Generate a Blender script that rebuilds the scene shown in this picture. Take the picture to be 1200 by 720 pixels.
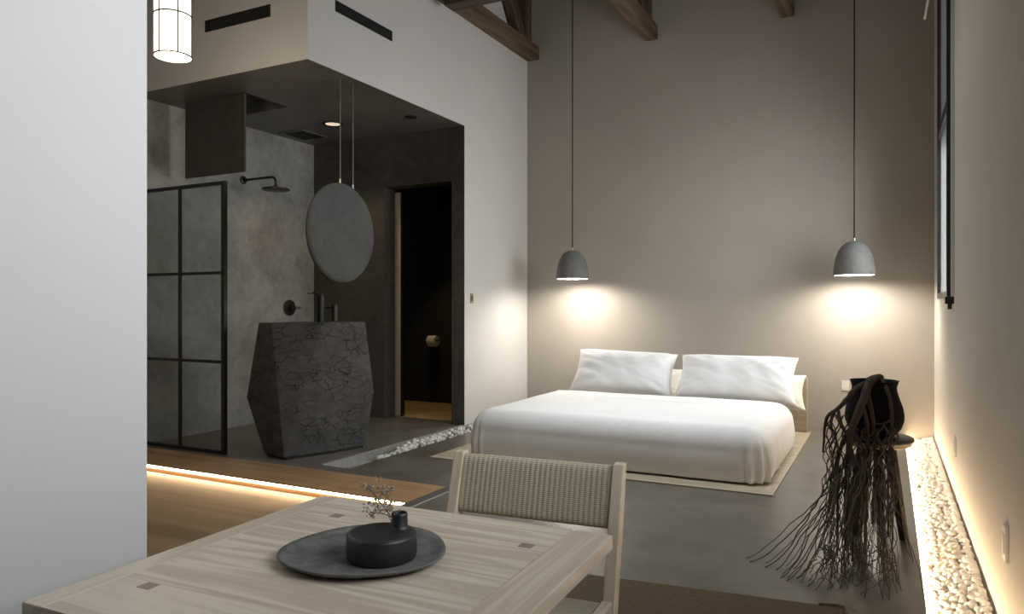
import bpy, bmesh, math, random
from mathutils import Vector, Matrix, noise
PI = math.pi
scene = bpy.context.scene
COL = scene.collection
for o in list(bpy.data.objects): bpy.data.objects.remove(o)

# ------------------------------------------------------------------ camera
cam = bpy.data.cameras.new('camera'); camo = bpy.data.objects.new('camera', cam); COL.objects.link(camo)
cam.sensor_width = 36; cam.lens = 855.9/1200*36; cam.clip_start = .05
camo.location = (0, 0, 1.22); camo.rotation_euler = (PI/2, 0, .4757)
scene.camera = camo
# ------------------------------------------------------------------ light
EXPOSURE = 0.0
vs = scene.view_settings
scene.display_settings.display_device = 'sRGB'
vs.view_transform = 'Standard'; vs.look = 'None'; vs.gamma = 1; vs.use_curve_mapping = False; vs.exposure = EXPOSURE
w = bpy.data.worlds.new('world'); scene.world = w; w.use_nodes = True
w.node_tree.nodes['Background'].inputs[0].default_value = (.96, .95, .93, 1)
w.node_tree.nodes['Background'].inputs[1].default_value = .6

def area(name, loc, rot, sx, sy, power, col, spread=PI):
    l = bpy.data.lights.new(name, 'AREA'); l.shape = 'RECTANGLE'; l.size = sx; l.size_y = sy
    l.energy = power; l.color = col; l.spread = spread
    o = bpy.data.objects.new(name, l); COL.objects.link(o); o.location = loc; o.rotation_euler = rot
    return o
# daylight: far window; near window and roof skylight are unseen, added for their light
DAY = (1.0, .985, .96)
area('daylight_far_window', (.53, 6.43, 1.95), (0, PI/2, 0), 1.3, 1.62, 46, DAY, 2.3)
area('added_near_window_light', (.53, 1.42, 1.95), (0, PI/2, 0), 1.4, 1.8, 37, DAY, 2.1)  # light of an unseen window, added for the foreground wall and table
area('added_skylight_light', (-1.62, 5.0, 5.92), (0, 0, 0), 1.15, 1.9, 50, DAY, 1.45)  # light of an unseen skylight, added for the bed and left wall

# ------------------------------------------------------------------ helpers
def box(bm, lo, hi):
    x0, y0, z0 = lo; x1, y1, z1 = hi
    v = [bm.verts.new(p) for p in ((x0,y0,z0),(x1,y0,z0),(x1,y1,z0),(x0,y1,z0),(x0,y0,z1),(x1,y0,z1),(x1,y1,z1),(x0,y1,z1))]
    fs = []
    for f in ((0,3,2,1),(4,5,6,7),(0,1,5,4),(1,2,6,5),(2,3,7,6),(3,0,4,7)): fs.append(bm.faces.new([v[i] for i in f]))
    return v

def bevel(bm, w, seg=2, ang=.6):
    bm.normal_update()
    es = [e for e in bm.edges if e.is_manifold and e.calc_face_angle(0) > ang]
    if es: bmesh.ops.bevel(bm, geom=es, offset=w, segments=seg, profile=.6, affect='EDGES', clamp_overlap=True)

def tube(bm, pts, rad, n=8, cap=True):
    pts = [Vector(p) for p in pts]
    if not isinstance(rad, (list, tuple)): rad = [rad]*len(pts)
    rings = []; up = None
    for i, p in enumerate(pts):
        t = (pts[min(i+1, len(pts)-1)]-pts[max(i-1, 0)]).normalized()
        if up is None:
            up = Vector((0,0,1)) if abs(t.z) < .9 else Vector((1,0,0))
        a = t.cross(up)
        if a.length < 1e-5: a = t.cross(Vector((0,1,0)))
        a.normalize(); b = t.cross(a).normalized(); up = -b if False else up
        up = a.cross(t)
        rings.append([bm.verts.new(p+(a*math.cos(2*PI*k/n)+b*math.sin(2*PI*k/n))*rad[i]) for k in range(n)])
    for r0, r1 in zip(rings, rings[1:]):
        for k in range(n): bm.faces.new((r0[k], r0[(k+1)%n], r1[(k+1)%n], r1[k]))
    if cap:
        bm.faces.new(rings[0][::-1]); bm.faces.new(rings[-1])

def lathe(bm, prof, n=48, c=(0,0,0), closed=False):
    c = Vector(c); rings = []
    for r, z in prof:
        if r < 1e-6: rings.append([bm.verts.new(c+Vector((0,0,z)))])
        else: rings.append([bm.verts.new(c+Vector((r*math.cos(2*PI*k/n), r*math.sin(2*PI*k/n), z))) for k in range(n)])
    prs = list(zip(rings, rings[1:]))
    if closed: prs.append((rings[-1], rings[0]))
    for a, b in prs:
        for k in range(n):
            k2 = (k+1) % n
            if len(a) == 1 and len(b) == 1: continue
            if len(a) == 1: bm.faces.new((a[0], b[k2], b[k]))
            elif len(b) == 1: bm.faces.new((a[k], a[k2], b[0]))
            else: bm.faces.new((a[k], a[k2], b[k2], b[k]))

def obj(name, bm, mat, parent=None, smooth=False, loc=None, fix=True):
    if fix: bmesh.ops.recalc_face_normals(bm, faces=bm.faces[:])
    me = bpy.data.meshes.new(name); bm.to_mesh(me); bm.free()
    if smooth:
        for p in me.polygons: p.use_smooth = True
        if smooth == 'auto':
            try: me.set_sharp_from_angle(angle=.65)
            except Exception: pass
    me.materials.append(mat)
    o = bpy.data.objects.new(name, me); COL.objects.link(o)
    if parent: o.parent = parent
    if loc: o.location = loc
    return o

def tag(o, label=None, cat=None, group=None, kind=None):
    if label: o['label'] = label
    if cat: o['category'] = cat
    if group: o['group'] = group
    if kind: o['kind'] = kind
    return o

def thing(name, label, cat, loc=(0,0,0), rotz=0, group=None):
    o = bpy.data.objects.new(name, None); o.empty_display_size = .05; COL.objects.link(o)
    o.location = loc; o.rotation_euler = (0,0,rotz)
    return tag(o, label, cat, group)

def struct(name, bm, mat, label=None, parent=None, smooth=False):
    o = obj(name, bm, mat, parent, smooth)
    if parent is None: o['kind'] = 'structure'; o['category'] = name.split('_')[0].split('.')[0]
    if label: o['label'] = label
    return o

def bxs(*bs):
    bm = bmesh.new()
    for lo, hi in bs: box(bm, lo, hi)
    return bm
def bx(lo, hi, bv=0, seg=2):
    bm = bxs((lo, hi))
    if bv: bevel(bm, bv, seg)
    return bm

def copy_tree(o, parent=None):
    c = o.copy(); COL.objects.link(c)
    if parent: c.parent = parent
    for ch in list(o.children): copy_tree(ch, c)
    return c

# ------------------------------------------------------------------ materials
class N:
    def __init__(s, name):
        s.m = bpy.data.materials.new(name); s.m.use_nodes = True; s.nt = s.m.node_tree
        s.b = s.nt.nodes['Principled BSDF']; s.tc = s.nt.nodes.new('ShaderNodeTexCoord')
    def n(s, t, **kw):
        x = s.nt.nodes.new(t)
        for k, v in kw.items():
            if hasattr(x, k) and k not in ('Scale',): setattr(x, k, v)
        return x
    def link(s, a, b): s.nt.links.new(a, b)
    def mapping(s, scale=(1,1,1), rot=(0,0,0), coord='Object'):
        m = s.n('ShaderNodeMapping'); m.inputs['Scale'].default_value = scale; m.inputs['Rotation'].default_value = rot
        s.link(s.tc.outputs[coord], m.inputs[0]); return m.outputs[0]
    def noise(s, vec, scale, detail=4, rough=.55, dist=0):
        x = s.n('ShaderNodeTexNoise'); x.inputs['Scale'].default_value = scale; x.inputs['Detail'].default_value = detail
        x.inputs['Roughness'].default_value = rough; x.inputs['Distortion'].default_value = dist
        s.link(vec, x.inputs['Vector']); return x.outputs['Fac']
    def ramp(s, fac, stops):
        x = s.n('ShaderNodeValToRGB'); e = x.color_ramp.elements
        while len(e) < len(stops): e.new(.5)
        for i, (p, c) in enumerate(stops):
            e[i].position = p; e[i].color = (*c, 1) if len(c) == 3 else c
        s.link(fac, x.inputs[0]); return x.outputs[0]
    def mix(s, fac, a, b, mode='MIX'):
        x = s.n('ShaderNodeMix'); x.data_type = 'RGBA'; x.blend_type = mode
        if hasattr(fac, 'is_linked'): s.link(fac, x.inputs[0])
        else: x.inputs[0].default_value = fac
        for v, i in ((a, 6), (b, 7)):
            if hasattr(v, 'is_linked'): s.link(v, x.inputs[i])
            else: x.inputs[i].default_value = (*v, 1)
        return x.outputs[2]
    def col(s, c):
        if hasattr(c, 'is_linked'): s.link(c, s.b.inputs['Base Color'])
        else: s.b.inputs['Base Color'].default_value = (*c, 1)
    def rough(s, r):
        if hasattr(r, 'is_linked'): s.link(r, s.b.inputs['Roughness'])
        else: s.b.inputs['Roughness'].default_value = r
    def bump(s, h, strength=.2, dist=.01):
        x = s.n('ShaderNodeBump'); x.inputs['Strength'].default_value = strength; x.inputs['Distance'].default_value = dist
        s.link(h, x.inputs['Height']); s.link(x.outputs[0], s.b.inputs['Normal'])

def plain(name, c, r=.5, metal=0, var=.12, sc=30):
    k = N(name); f = k.noise(k.mapping(), sc, 3)
    k.col(k.ramp(f, [(.3, tuple(x*(1-var) for x in c)), (.7, tuple(min(1, x*(1+var)) for x in c))]))
    k.rough(r); k.b.inputs['Metallic'].default_value = metal
    return k.m
def emit(name, c, s):
    k = N(name); k.col((.8,.8,.8)); k.b.inputs['Emission Color'].default_value = (*c, 1); k.b.inputs['Emission Strength'].default_value = s
    return k.m
def plaster(name, c, var=.05, b=.08, r=.85):
    k = N(name); v = k.mapping()
    f = k.noise(v, 1.3, 6, .6); g = k.noise(v, 60, 4)
    k.col(k.ramp(f, [(.3, tuple(x*(1-var) for x in c)), (.7, tuple(x*(1+var) for x in c))]))
    k.rough(r); k.bump(g, b, .004); return k.m
def concrete(name, a, b, r0=.35, r1=.6, sc=1.2, bmp=.1, dist=.6, w=.115):
    k = N(name); v = k.mapping()
    f = k.noise(v, sc, 9, .62, dist); g = k.noise(v, sc*9, 6, .6)
    m = k.mix(.35, f, g)
    k.col(k.ramp(m, [(.505-w, a), (.505+w, b)]))
    k.rough(k.ramp(f, [(.3, (r0,)*3), (.7, (r1,)*3)])); k.bump(g, bmp, .003); return k.m
def wood(name, a, b, axis='x', sc=1, r=.5, seam=None, ring=1.0, turns=16):
    """grain runs along axis; seam = board width across"""
    k = N(name)
    s = {'x': (.35, 5, 5), 'y': (5, .35, 5), 'z': (5, 5, .35)}[axis]
    v0 = k.mapping(tuple(q*sc for q in s)); geo = k.n('ShaderNodeNewGeometry')
    sc_ = k.n('ShaderNodeMath', operation='MULTIPLY'); k.link(geo.outputs['Random Per Island'], sc_.inputs[0]); sc_.inputs[1].default_value = 37
    ad = k.n('ShaderNodeVectorMath', operation='ADD'); k.link(v0, ad.inputs[0]); k.link(sc_.outputs[0], ad.inputs[1]); v = ad.outputs[0]
    f = k.noise(v, 1.1*ring, 2, .5, .3)
    mul = k.n('ShaderNodeMath', operation='MULTIPLY'); k.link(f, mul.inputs[0]); mul.inputs[1].default_value = turns
    sn = k.n('ShaderNodeMath', operation='SINE'); k.link(mul.outputs[0], sn.inputs[0])
    h = k.n('ShaderNodeMath', operation='MULTIPLY_ADD'); k.link(sn.outputs[0], h.inputs[0]); h.inputs[1].default_value = .5; h.inputs[2].default_value = .5
    s2 = {'x': (2, 90, 90), 'y': (90, 2, 90), 'z': (90, 90, 2)}[axis]
    g = k.noise(k.mapping(s2), 1, 4)
    lo = k.noise(k.mapping(tuple(q*.6 for q in s)), 1, 2)
    c = k.mix(.45, h.outputs[0], g); c = k.mix(.3, c, lo)
    k.col(k.ramp(c, [(.25, a), (.72, b)])); k.rough(r); k.bump(g, .08, .002)
    return k.m

M = {}
M['white_wall'] = plaster('white_plaster', (.56, .553, .546), .02)
M['left_wall'] = plaster('soft_white_plaster', (.60, .585, .565), .02)
M['back_wall'] = plaster('greige_plaster', (.40, .365, .32), .04)
M['right_wall'] = plaster('warm_plaster', (.62, .57, .50), .04)
M['bath_conc'] = concrete('shower_concrete', (.21, .20, .182), (.41, .395, .36), .4, .7, 1.5, .12, .3, .15)
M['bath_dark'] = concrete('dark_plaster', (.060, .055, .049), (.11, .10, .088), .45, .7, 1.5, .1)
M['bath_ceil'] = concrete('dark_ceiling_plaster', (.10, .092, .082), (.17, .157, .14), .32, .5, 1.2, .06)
M['floor'] = concrete('polished_concrete', (.088, .078, .066), (.20, .180, .155), .26, .42, .55, .02, 0, .15)
M['curb'] = concrete('light_concrete', (.28, .275, .26), (.42, .41, .40), .5, .7, 3)
M['black'] = plain('black_metal', (.012, .012, .012), .45)
M['black_wall'] = plaster('black_plaster', (.02, .019, .018), .1)
M['oak_floor'] = wood('oak_floor', (.20, .125, .065), (.34, .23, .13), 'x', .8, .42)
M['tread'] = wood('oak_tread', (.25, .14, .068), (.42, .255, .13), 'x', 1, .45)
M['wc_floor'] = wood('wc_floor_wood', (.35, .22, .09), (.5, .34, .16), 'x', 1, .45)
M['ash_x'] = wood('pale_ash_boards', (.49, .405, .32), (.66, .57, .475), 'x', 2.6, .5, turns=34)
M['ash_y'] = wood('pale_ash_end', (.51, .42, .33), (.66, .57, .47), 'y', 3.4, .5, turns=30)
M['ash_z'] = wood('pale_ash_post', (.52, .42, .31), (.70, .59, .46), 'z', 2, .5)
M['plug'] = plain('dark_plug', (.27, .20, .17), .5)
M['bedwood'] = wood('pale_bed_wood', (.37, .31, .225), (.49, .42, .315), 'x', 1.5, .5)
M['beam'] = wood('old_timber', (.050, .031, .019), (.15, .098, .058), 'y', 1.6, .7)
M['beam_z'] = wood('old_timber_post', (.035, .022, .014), (.085, .055, .034), 'z', 1.6, .7)
M['linen'] = plain('white_linen', (.88, .875, .875), .85, 0, .02, 4)
M['cream'] = plain('cream_linen', (.80, .76, .68), .85, 0, .02, 4)
M['lamp_shade'] = concrete('lamp_concrete', (.13, .127, .12), (.19, .185, .175), .7, .85, 8)
M['lamp_in'] = plain('white_enamel', (.85, .84, .8), .4, 0, .01)
M['bulb'] = emit('lamp_glow', (1, .93, .82), 215)
M['paper'] = emit('lantern_paper', (1, .86, .68), 2.6)
M['led'] = emit('led_warm', (1, .74, .46), 80)
M['led_step'] = emit('led_step', (1, .70, .40), 32)
M['glow_down'] = emit('downlight_glow', (1, .82, .58), .75)
M['stone_disc'] = concrete('disc_concrete', (.058, .056, .055), (.095, .092, .089), .6, .8, 3, .1)
M['iron'] = plain('dark_bronze', (.055, .048, .042), .38, .7)
M['steel'] = plain('steel', (.55, .54, .52), .35, 1)
M['brass'] = plain('old_brass', (.32, .26, .16), .35, 1)
M['white_plastic'] = plain('white_plastic', (.72, .70, .66), .4, 0, .02)
M['pebble'] = plain('white_pebble', (.74, .70, .64), .5, 0, .07, 20)
M['gravel'] = plain('white_gravel', (.80, .79, .77), .6, 0, .12, 40)
M['urn'] = plain('black_clay', (.010, .009, .008), .75)
for q_ in ('urn',): M[q_].node_tree.nodes['Principled BSDF'].inputs['Specular IOR Level'].default_value = .12
M['stool_black'] = plain('black_stained_wood', (.013, .012, .011), .38)
M['root'] = wood('dry_root', (.026, .018, .012), (.075, .053, .036), 'z', 2, .8)
M['ceramic'] = plain('black_ceramic', (.016, .016, .017), .42, 0, .1)
M['tray'] = concrete('tray_stone', (.075, .073, .072), (.165, .162, .158), .75, .9, 22, .3)
M['stem'] = plain('dry_stem', (.16, .12, .08), .8)
M['floret'] = plain('dry_floret', (.34, .28, .22), .9, 0, .3, 90)
M['roll'] = plain('toilet_paper', (.82, .77, .68), .9, 0, .02)
M['oak_ceiling'] = wood('roof_boards', (.09, .06, .04), (.16, .11, .075), 'y', .6, .7)
M['rust_panel'] = concrete('brown_panel', (.050, .043, .036), (.085, .072, .060), .5, .7, 2)
M['door_wood'] = wood('door_edge_wood', (.52, .42, .32), (.62, .52, .41), 'z', 1, .5)
# window glass
def glass(name, tint=(.9,.93,.95), gl=.12):
    k = N(name); nt = k.nt; out = nt.nodes['Material Output']
    tr = k.n('ShaderNodeBsdfTransparent'); tr.inputs[0].default_value = (*tint, 1)
    gs = k.n('ShaderNodeBsdfGlossy'); gs.inputs['Roughness'].default_value = .03
    lw = k.n('ShaderNodeLayerWeight'); lw.inputs[0].default_value = .5
    pw = k.n('ShaderNodeMath', operation='POWER'); k.link(lw.outputs['Facing'], pw.inputs[0]); pw.inputs[1].default_value = 4
    fr = k.n('ShaderNodeMath', operation='MULTIPLY_ADD'); k.link(pw.outputs[0], fr.inputs[0]); fr.inputs[1].default_value = .45; fr.inputs[2].default_value = .025
    mx = k.n('ShaderNodeMixShader'); k.link(fr.outputs[0], mx.inputs[0]); k.link(tr.outputs[0], mx.inputs[1]); k.link(gs.outputs[0], mx.inputs[2])
    k.link(mx.outputs[0], out.inputs['Surface']); return k.m
M['glass'] = glass('clear_glass'); M['shower_glass'] = glass('grey_glass', (.84,.86,.86))
# cracked stone
k = N('cracked_stone'); v = k.mapping((1, 1, 1.9))
d = k.noise(v, 5, 5, .6)
vm = k.n('ShaderNodeMix'); vm.data_type = 'VECTOR'; vm.inputs[0].default_value = .16
k.link(v, vm.inputs[4]); nz = k.n('ShaderNodeTexNoise'); nz.inputs['Scale'].default_value = 5; nz.inputs['Detail'].default_value = 5
k.link(v, nz.inputs['Vector']); k.link(nz.outputs['Color'], vm.inputs[5])
vo = k.n('ShaderNodeTexVoronoi'); vo.feature = 'DISTANCE_TO_EDGE'; vo.inputs['Scale'].default_value = 10; k.link(vm.outputs[1], vo.inputs['Vector'])
crack = k.ramp(vo.outputs['Distance'], [(0, (0,0,0)), (.035, (1,1,1))])
msk = k.ramp(k.noise(v, 3.5, 3), [(.44, (0,0,0)), (.60, (1,1,1))])
crk = k.mix(msk, crack, (1,1,1), 'LIGHTEN')
fine = k.noise(v, 70, 5, .7)
base = k.ramp(k.mix(.5, d, fine), [(.35, (.040,.037,.035)), (.66, (.115,.108,.103))])
k.col(k.mix(crk, (.010,.010,.009), base)); k.rough(.8)
hh = k.mix(.25, crk, fine); k.bump(hh, .9, .016)
M['stone'] = k.m
# woven cord (chair back / seat)
def woven(name, a, b, sx, sz, axv):
    k = N(name)
    def wave(axis, sc):
        x = k.n('ShaderNodeTexWave'); x.wave_type = 'BANDS'; x.bands_direction = axis; x.wave_profile = 'SIN'
        x.inputs['Scale'].default_value = sc; x.inputs['Distortion'].default_value = .6; x.inputs['Detail'].default_value = 1
        k.link(k.tc.outputs['Object'], x.inputs['Vector']); return x.outputs['Fac']
    w1 = wave('X', sx); w2 = wave(axv, sz)
    mm = k.mix(.8, w1, w2)
    n_ = k.noise(k.mapping(), 60, 3)
    k.col(k.ramp(k.mix(.3, mm, n_), [(.2, a), (.75, b)])); k.rough(.85); k.bump(mm, .4, .002); return k.m
M['cord'] = woven('paper_cord', (.40, .35, .25), (.53, .47, .35), 19.5, 62, 'Z')
M['cord_seat'] = woven('paper_cord_seat', (.25, .22, .15), (.42, .38, .285), 55, 40, 'Y')
k = N('jute'); v = k.mapping((1,1,1))
w1 = k.n('ShaderNodeTexWave'); w1.bands_direction = 'Y'; w1.inputs['Scale'].default_value = 38; w1.inputs['Distortion'].default_value = 2.5; w1.inputs['Detail'].default_value = 3; w1.inputs['Detail Scale'].default_value = 3
k.link(v, w1.inputs[0]); n1 = k.noise(k.mapping((30, 160, 1)), 1, 4)
m1 = k.mix(.6, w1.outputs['Fac'], n1)
k.col(k.ramp(m1, [(.25, (.050,.034,.020)), (.75, (.19,.135,.082))])); k.rough(.95); k.bump(m1, .8, .006)
M['jute'] = k.m

# ------------------------------------------------------------------ setting
XL, XR, YB, ZH, YF, YD, XB = -3.876, .385, 7.926, 3.085, 4.2, 6.455, -5.90
ZC = 5.7; ZLOW = -.05; YS = 3.748; XS = -2.665; XT = .133; XFAR = -7.2; YREAR = -3.2
# concrete floor: bedroom, dining and bathroom, with a slot for the gravel channel
FT = .03
struct('floor', bxs(((XS+.10, YREAR, -.25), (XT-.02, YF, 0)), ((XT-.02, YREAR, -.25), (XR, 2.2, 0)),
    ((-3.62, YF, -.25), (XT-.02, YB, 0)), ((XT-.02, 2.2, -FT), (XT+.004, YB, 0)),
    ((XB-.3, YF, -.25), (-3.90, YD+.2, 0)), ((-3.90, YF, -.25), (-3.62, YF+.14, 0)), ((-3.90, YF+.14, -.25), (-3.62, YB, -.085))), M['floor'], 'polished dark grey concrete floor')
struct('trim_6', bx((XT-.02, 2.2, -.2), (XR, YB, -.10)), M['curb'], 'concrete bottom of the pebble trench')
struct('floor.001', bxs(((XFAR, YREAR, -.25), (XS-.005, YS-.02, ZLOW))), M['oak_floor'], 'lower brown timber floor below the lit step')
struct('floor.002', bxs(((XB-.05, YD+.2, -.2), (XL-.2, YB, .0))), M['wc_floor'], 'golden wooden floor inside the dark toilet room')
struct('trim_1', bxs(((XFAR, YS, -.006), (-3.302, YF-.003, .001)), ((-3.299, YS, -.006), (XS-.002, YF-.003, .001)), ((XFAR, YS+.012, -.05), (XS-.002, YF-.003, -.006))), M['tread'], 'orange brown timber tread edging the step')
bm = bxs(((XFAR, YS-.004, -.25), (XS-.002, YS+.03, -.027)))
for v in bm.verts:
    if v.co.y < YS: v.co.y = YS-.022 if v.co.z < -.1 else YS+.006
for v in bm.verts:
    if v.co.z < -.1: v.co.z = -.062
struct('trim_7', bm, M['tread'], 'sloped timber apron below the lit step')
struct('trim_2', bxs(((XS, YREAR, -.25), (XS+.078, YF, .0015)), ((XS+.078, YREAR, -.25), (XS+.10, YF, .0))), M['floor'], 'dark grey border strip beside the timber tread')
struct('trim_3', bxs(((XS+.080, YREAR, -.02), (XS+.094, YF, .003))), M['curb'], 'thin pale metal line along the floor border')
struct('trim_4', bx((-3.895, YF+.14, -.08), (-3.870, YB, .004)), M['curb'], 'pale concrete curb beside the gravel channel')
struct('trim_5', bx((-3.869, YF+.14, -.084), (-3.64, YF+.62, -.05)), M['curb'], 'bare pale base at the near end of the gravel channel')

# bedroom back wall
struct('wall_back', bxs(((XFAR, YB, -.25), (XR+.3, YB+.2, ZC))), M['back_wall'], 'greige plaster wall behind the bed')
# right wall with the far window opening and an added near one
def wall_x(x0, x1, y0, y1, z0, z1, holes):
    bs = []; ys = sorted({y0, y1} | {h[0] for h in holes} | {h[1] for h in holes})
    for a, b in zip(ys, ys[1:]):
        hs = sorted([h for h in holes if h[0] <= a and h[1] >= b], key=lambda h: h[2]); z = z0
        for h in hs:
            if h[2] > z: bs.append(((x0, a, z), (x1, b, h[2])))
            z = h[3]
        if z < z1: bs.append(((x0, a, z), (x1, b, z1)))
    return bxs(*bs)
W1 = (5.60, 7.26, 1.29, 3.95); W2 = (.45, 2.4, 1.25, 3.65)  # the nearer opening is out of view, added to admit light
struct('wall_right', wall_x(XR, XR+.10, YREAR, YB, -.25, ZC, [W1, W2]), M['right_wall'], 'warm plaster wall on the right above the lit pebbles')
# left bedroom wall and bulkhead over the bathroom
struct('wall_left', bxs(((XL-.15, YD, -.08), (XL, YB, ZC)), ((XL-.15, YF+.15, ZH+.002), (XL, YD, ZC))), M['left_wall'], 'white plaster wall left of the bed')
# bulkhead front with a slot (slots are recessed boxes set on the face)
struct('wall_bulkhead', bxs(((XFAR, YF-.027, ZH), (XL, YF+.15, ZC))), M['left_wall'], 'plaster bulkhead above the bathroom front')
# bathroom shell
struct('wall_shower', bxs(((XB-.2, YF, -.02), (XB, YD+.2, ZH+.1)), ), M['bath_conc'], 'mottled grey concrete shower wall')
DX0, DX1, DZ = -4.90, -4.03, 2.53
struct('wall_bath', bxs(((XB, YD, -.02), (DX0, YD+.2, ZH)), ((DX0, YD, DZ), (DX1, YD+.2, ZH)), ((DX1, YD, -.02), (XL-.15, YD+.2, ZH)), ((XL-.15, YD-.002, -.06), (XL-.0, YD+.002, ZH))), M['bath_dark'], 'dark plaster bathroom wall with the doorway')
# ceiling of the bathroom with a hatch hole
HX0, HX1, HY0, HY1 = -5.735, -4.975, 4.585, 5.11
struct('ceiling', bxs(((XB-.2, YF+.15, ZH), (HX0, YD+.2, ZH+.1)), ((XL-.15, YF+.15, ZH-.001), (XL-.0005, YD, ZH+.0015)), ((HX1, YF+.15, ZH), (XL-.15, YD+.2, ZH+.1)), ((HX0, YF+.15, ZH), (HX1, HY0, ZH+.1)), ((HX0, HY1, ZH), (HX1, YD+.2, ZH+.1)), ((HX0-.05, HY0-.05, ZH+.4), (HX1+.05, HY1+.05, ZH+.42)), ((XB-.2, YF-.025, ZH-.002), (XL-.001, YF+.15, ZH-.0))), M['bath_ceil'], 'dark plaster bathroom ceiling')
SK = (-2.22, -1.02, 4.0, 6.0)  # roof opening for the added, unseen skylight
struct('ceiling.001', bxs(((XFAR, YREAR, ZC), (SK[0], YB+.2, ZC+.1)), ((SK[1], YREAR, ZC), (XR+.3, YB+.2, ZC+.1)), ((SK[0], YREAR, ZC), (SK[1], SK[2], ZC+.1)), ((SK[0], SK[3], ZC), (SK[1], YB+.2, ZC+.1))), M['oak_ceiling'], 'dark boarded roof above the room')
# toilet room
struct('wall_toilet', bxs(((XB-.05, YB-.08, 0), (XL-.16, YB-.01, ZH)), ((XB-.05, YD+.2, 0), (XB, YB-.08, ZH)), ((XL-.22, YD+.2, 0), (XL-.16, YB-.08, ZH)), ((XB, YD+.2, 2.7), (XL-.22, YB-.08, 2.75))), M['black_wall'], 'black plaster walls of the toilet room')
# white foreground wall on the left, outer walls
struct('wall_near', bx((-1.80, YREAR, -.25), (-1.60, 1.172, ZC), .004), M['white_wall'], 'white wall in the left foreground')
struct('wall_far_left', bxs(((XFAR-.2, YREAR, -.25), (XFAR, YB, ZC))), M['white_wall'], 'white wall at the far left')
struct('wall_rear', bxs(((XFAR, YREAR-.2, -.25), (XR+.3, YREAR, ZC))), M['white_wall'], 'white wall behind the dining table')

# windows
def window(name, w, label):
    y0, y1, z0, z1 = w; x0, x1 = XR-.012, XR+.016; f = .045
    zm = (z0+z1)/2+.06
    fr = struct(name, bxs(((XR-.042, y0, z0), (x1, y0+f, z1)), ((x0, y1-f, z0), (x1, y1, z1)), ((x0, y0+f, z0), (x1, y1-f, z0+f)), ((x0, y0+f, z1-f), (x1, y1-f, z1)), ((x0, y0+f, zm-.04), (x1, y1-f, zm+.04))), M['black'], label)
    for a, b in ((z0+f, zm-.04), (zm+.04, z1-f)):
        obj('window_pane', bx((XR-.002, y0+f, a), (XR+.006, y1-f, b)), M['glass'], fr)
    obj('white_trim', bx((XR-.020, y0-.022, z0-.0), (XR, y0, z1), .003), M['white_plastic'], fr)
    obj('reveal', bxs(((XR+.017, y1-.007, z0), (XR+.099, y1-.0005, z1))), M['white_plastic'], fr)
    return fr
w1 = window('window_1', W1, 'tall black framed window high on the right wall')
obj('window_latch', bxs(((XR-.05, W1[0]+.01, W1[2]-.05), (XR, W1[0]+.10, W1[2]-.002)), ((XR-.035, W1[0]+.03, W1[2]-.085), (XR-.01, W1[0]+.06, W1[2]-.05))), M['iron'], w1)
sk = struct('window_added_roof', bxs(((SK[0]-.05, SK[2]-.05, ZC+.1), (SK[0], SK[3]+.05, ZC+.16)), ((SK[1], SK[2]-.05, ZC+.1), (SK[1]+.05, SK[3]+.05, ZC+.16)), ((SK[0], SK[2]-.05, ZC+.1), (SK[1], SK[2], ZC+.16)), ((SK[0], SK[3], ZC+.1), (SK[1], SK[3]+.05, ZC+.16))), M['black'], 'added unseen roof skylight above the foot of the bed')  # skylight frame, added to go with the invented roof light
obj('window_pane', bx((SK[0], SK[2], ZC+.12), (SK[1], SK[3], ZC+.13)), M['glass'], sk)
window('window_added_near', W2, 'added unseen black framed window nearer on the right wall')  # out of view, added to go with the near light
# sliding door leaf edge
d1 = struct('door_1', bx((-5.55, YD+.215, .005), (-4.83, YD+.255, DZ-.03), .004), M['door_wood'], 'pale wooden sliding door mostly slid behind the wall')
obj('edge_strip', bx((-4.83, YD+.21, .005), (-4.81, YD+.26, DZ-.03)), M['iron'], d1)

# ------------------------------------------------------------------ bed
BX0, BX1, BY0, BY1 = -3.30, -.66, 4.945, 7.62
bed = thing('bed_frame', 'low pale wood bed platform with headboard under the white bedding', 'bed', (0,0,0))
obj('platform_border', bxs(((BX0, BY0, .001), (BX1, BY0+.30, .008)), ((BX0, BY0+.30, .001), (BX0+.30, BY1, .008)), ((BX1-.24, BY0+.30, .001), (BX1, BY1, .008))), M['bedwood'], bed)
obj('base', bx((BX0+.40, BY0+.34, .009), (BX1-.26, BY1-.07, .12)), M['black'], bed)  # black colour stands in for the shadow line under the duvet
obj('headboard', bx((BX0+.32, BY1-.05, .009), (BX1-.035, BY1, .54), .006), M['bedwood'], bed)
bm = bx((BX0+.42, BY0+.42, .121), (BX1-.30, BY1-.06, .245), .05, 4)
tag(obj('mattress', bm, M['cream'], None, True), 'cream mattress beneath the white duvet on the bed', 'mattress')

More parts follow.
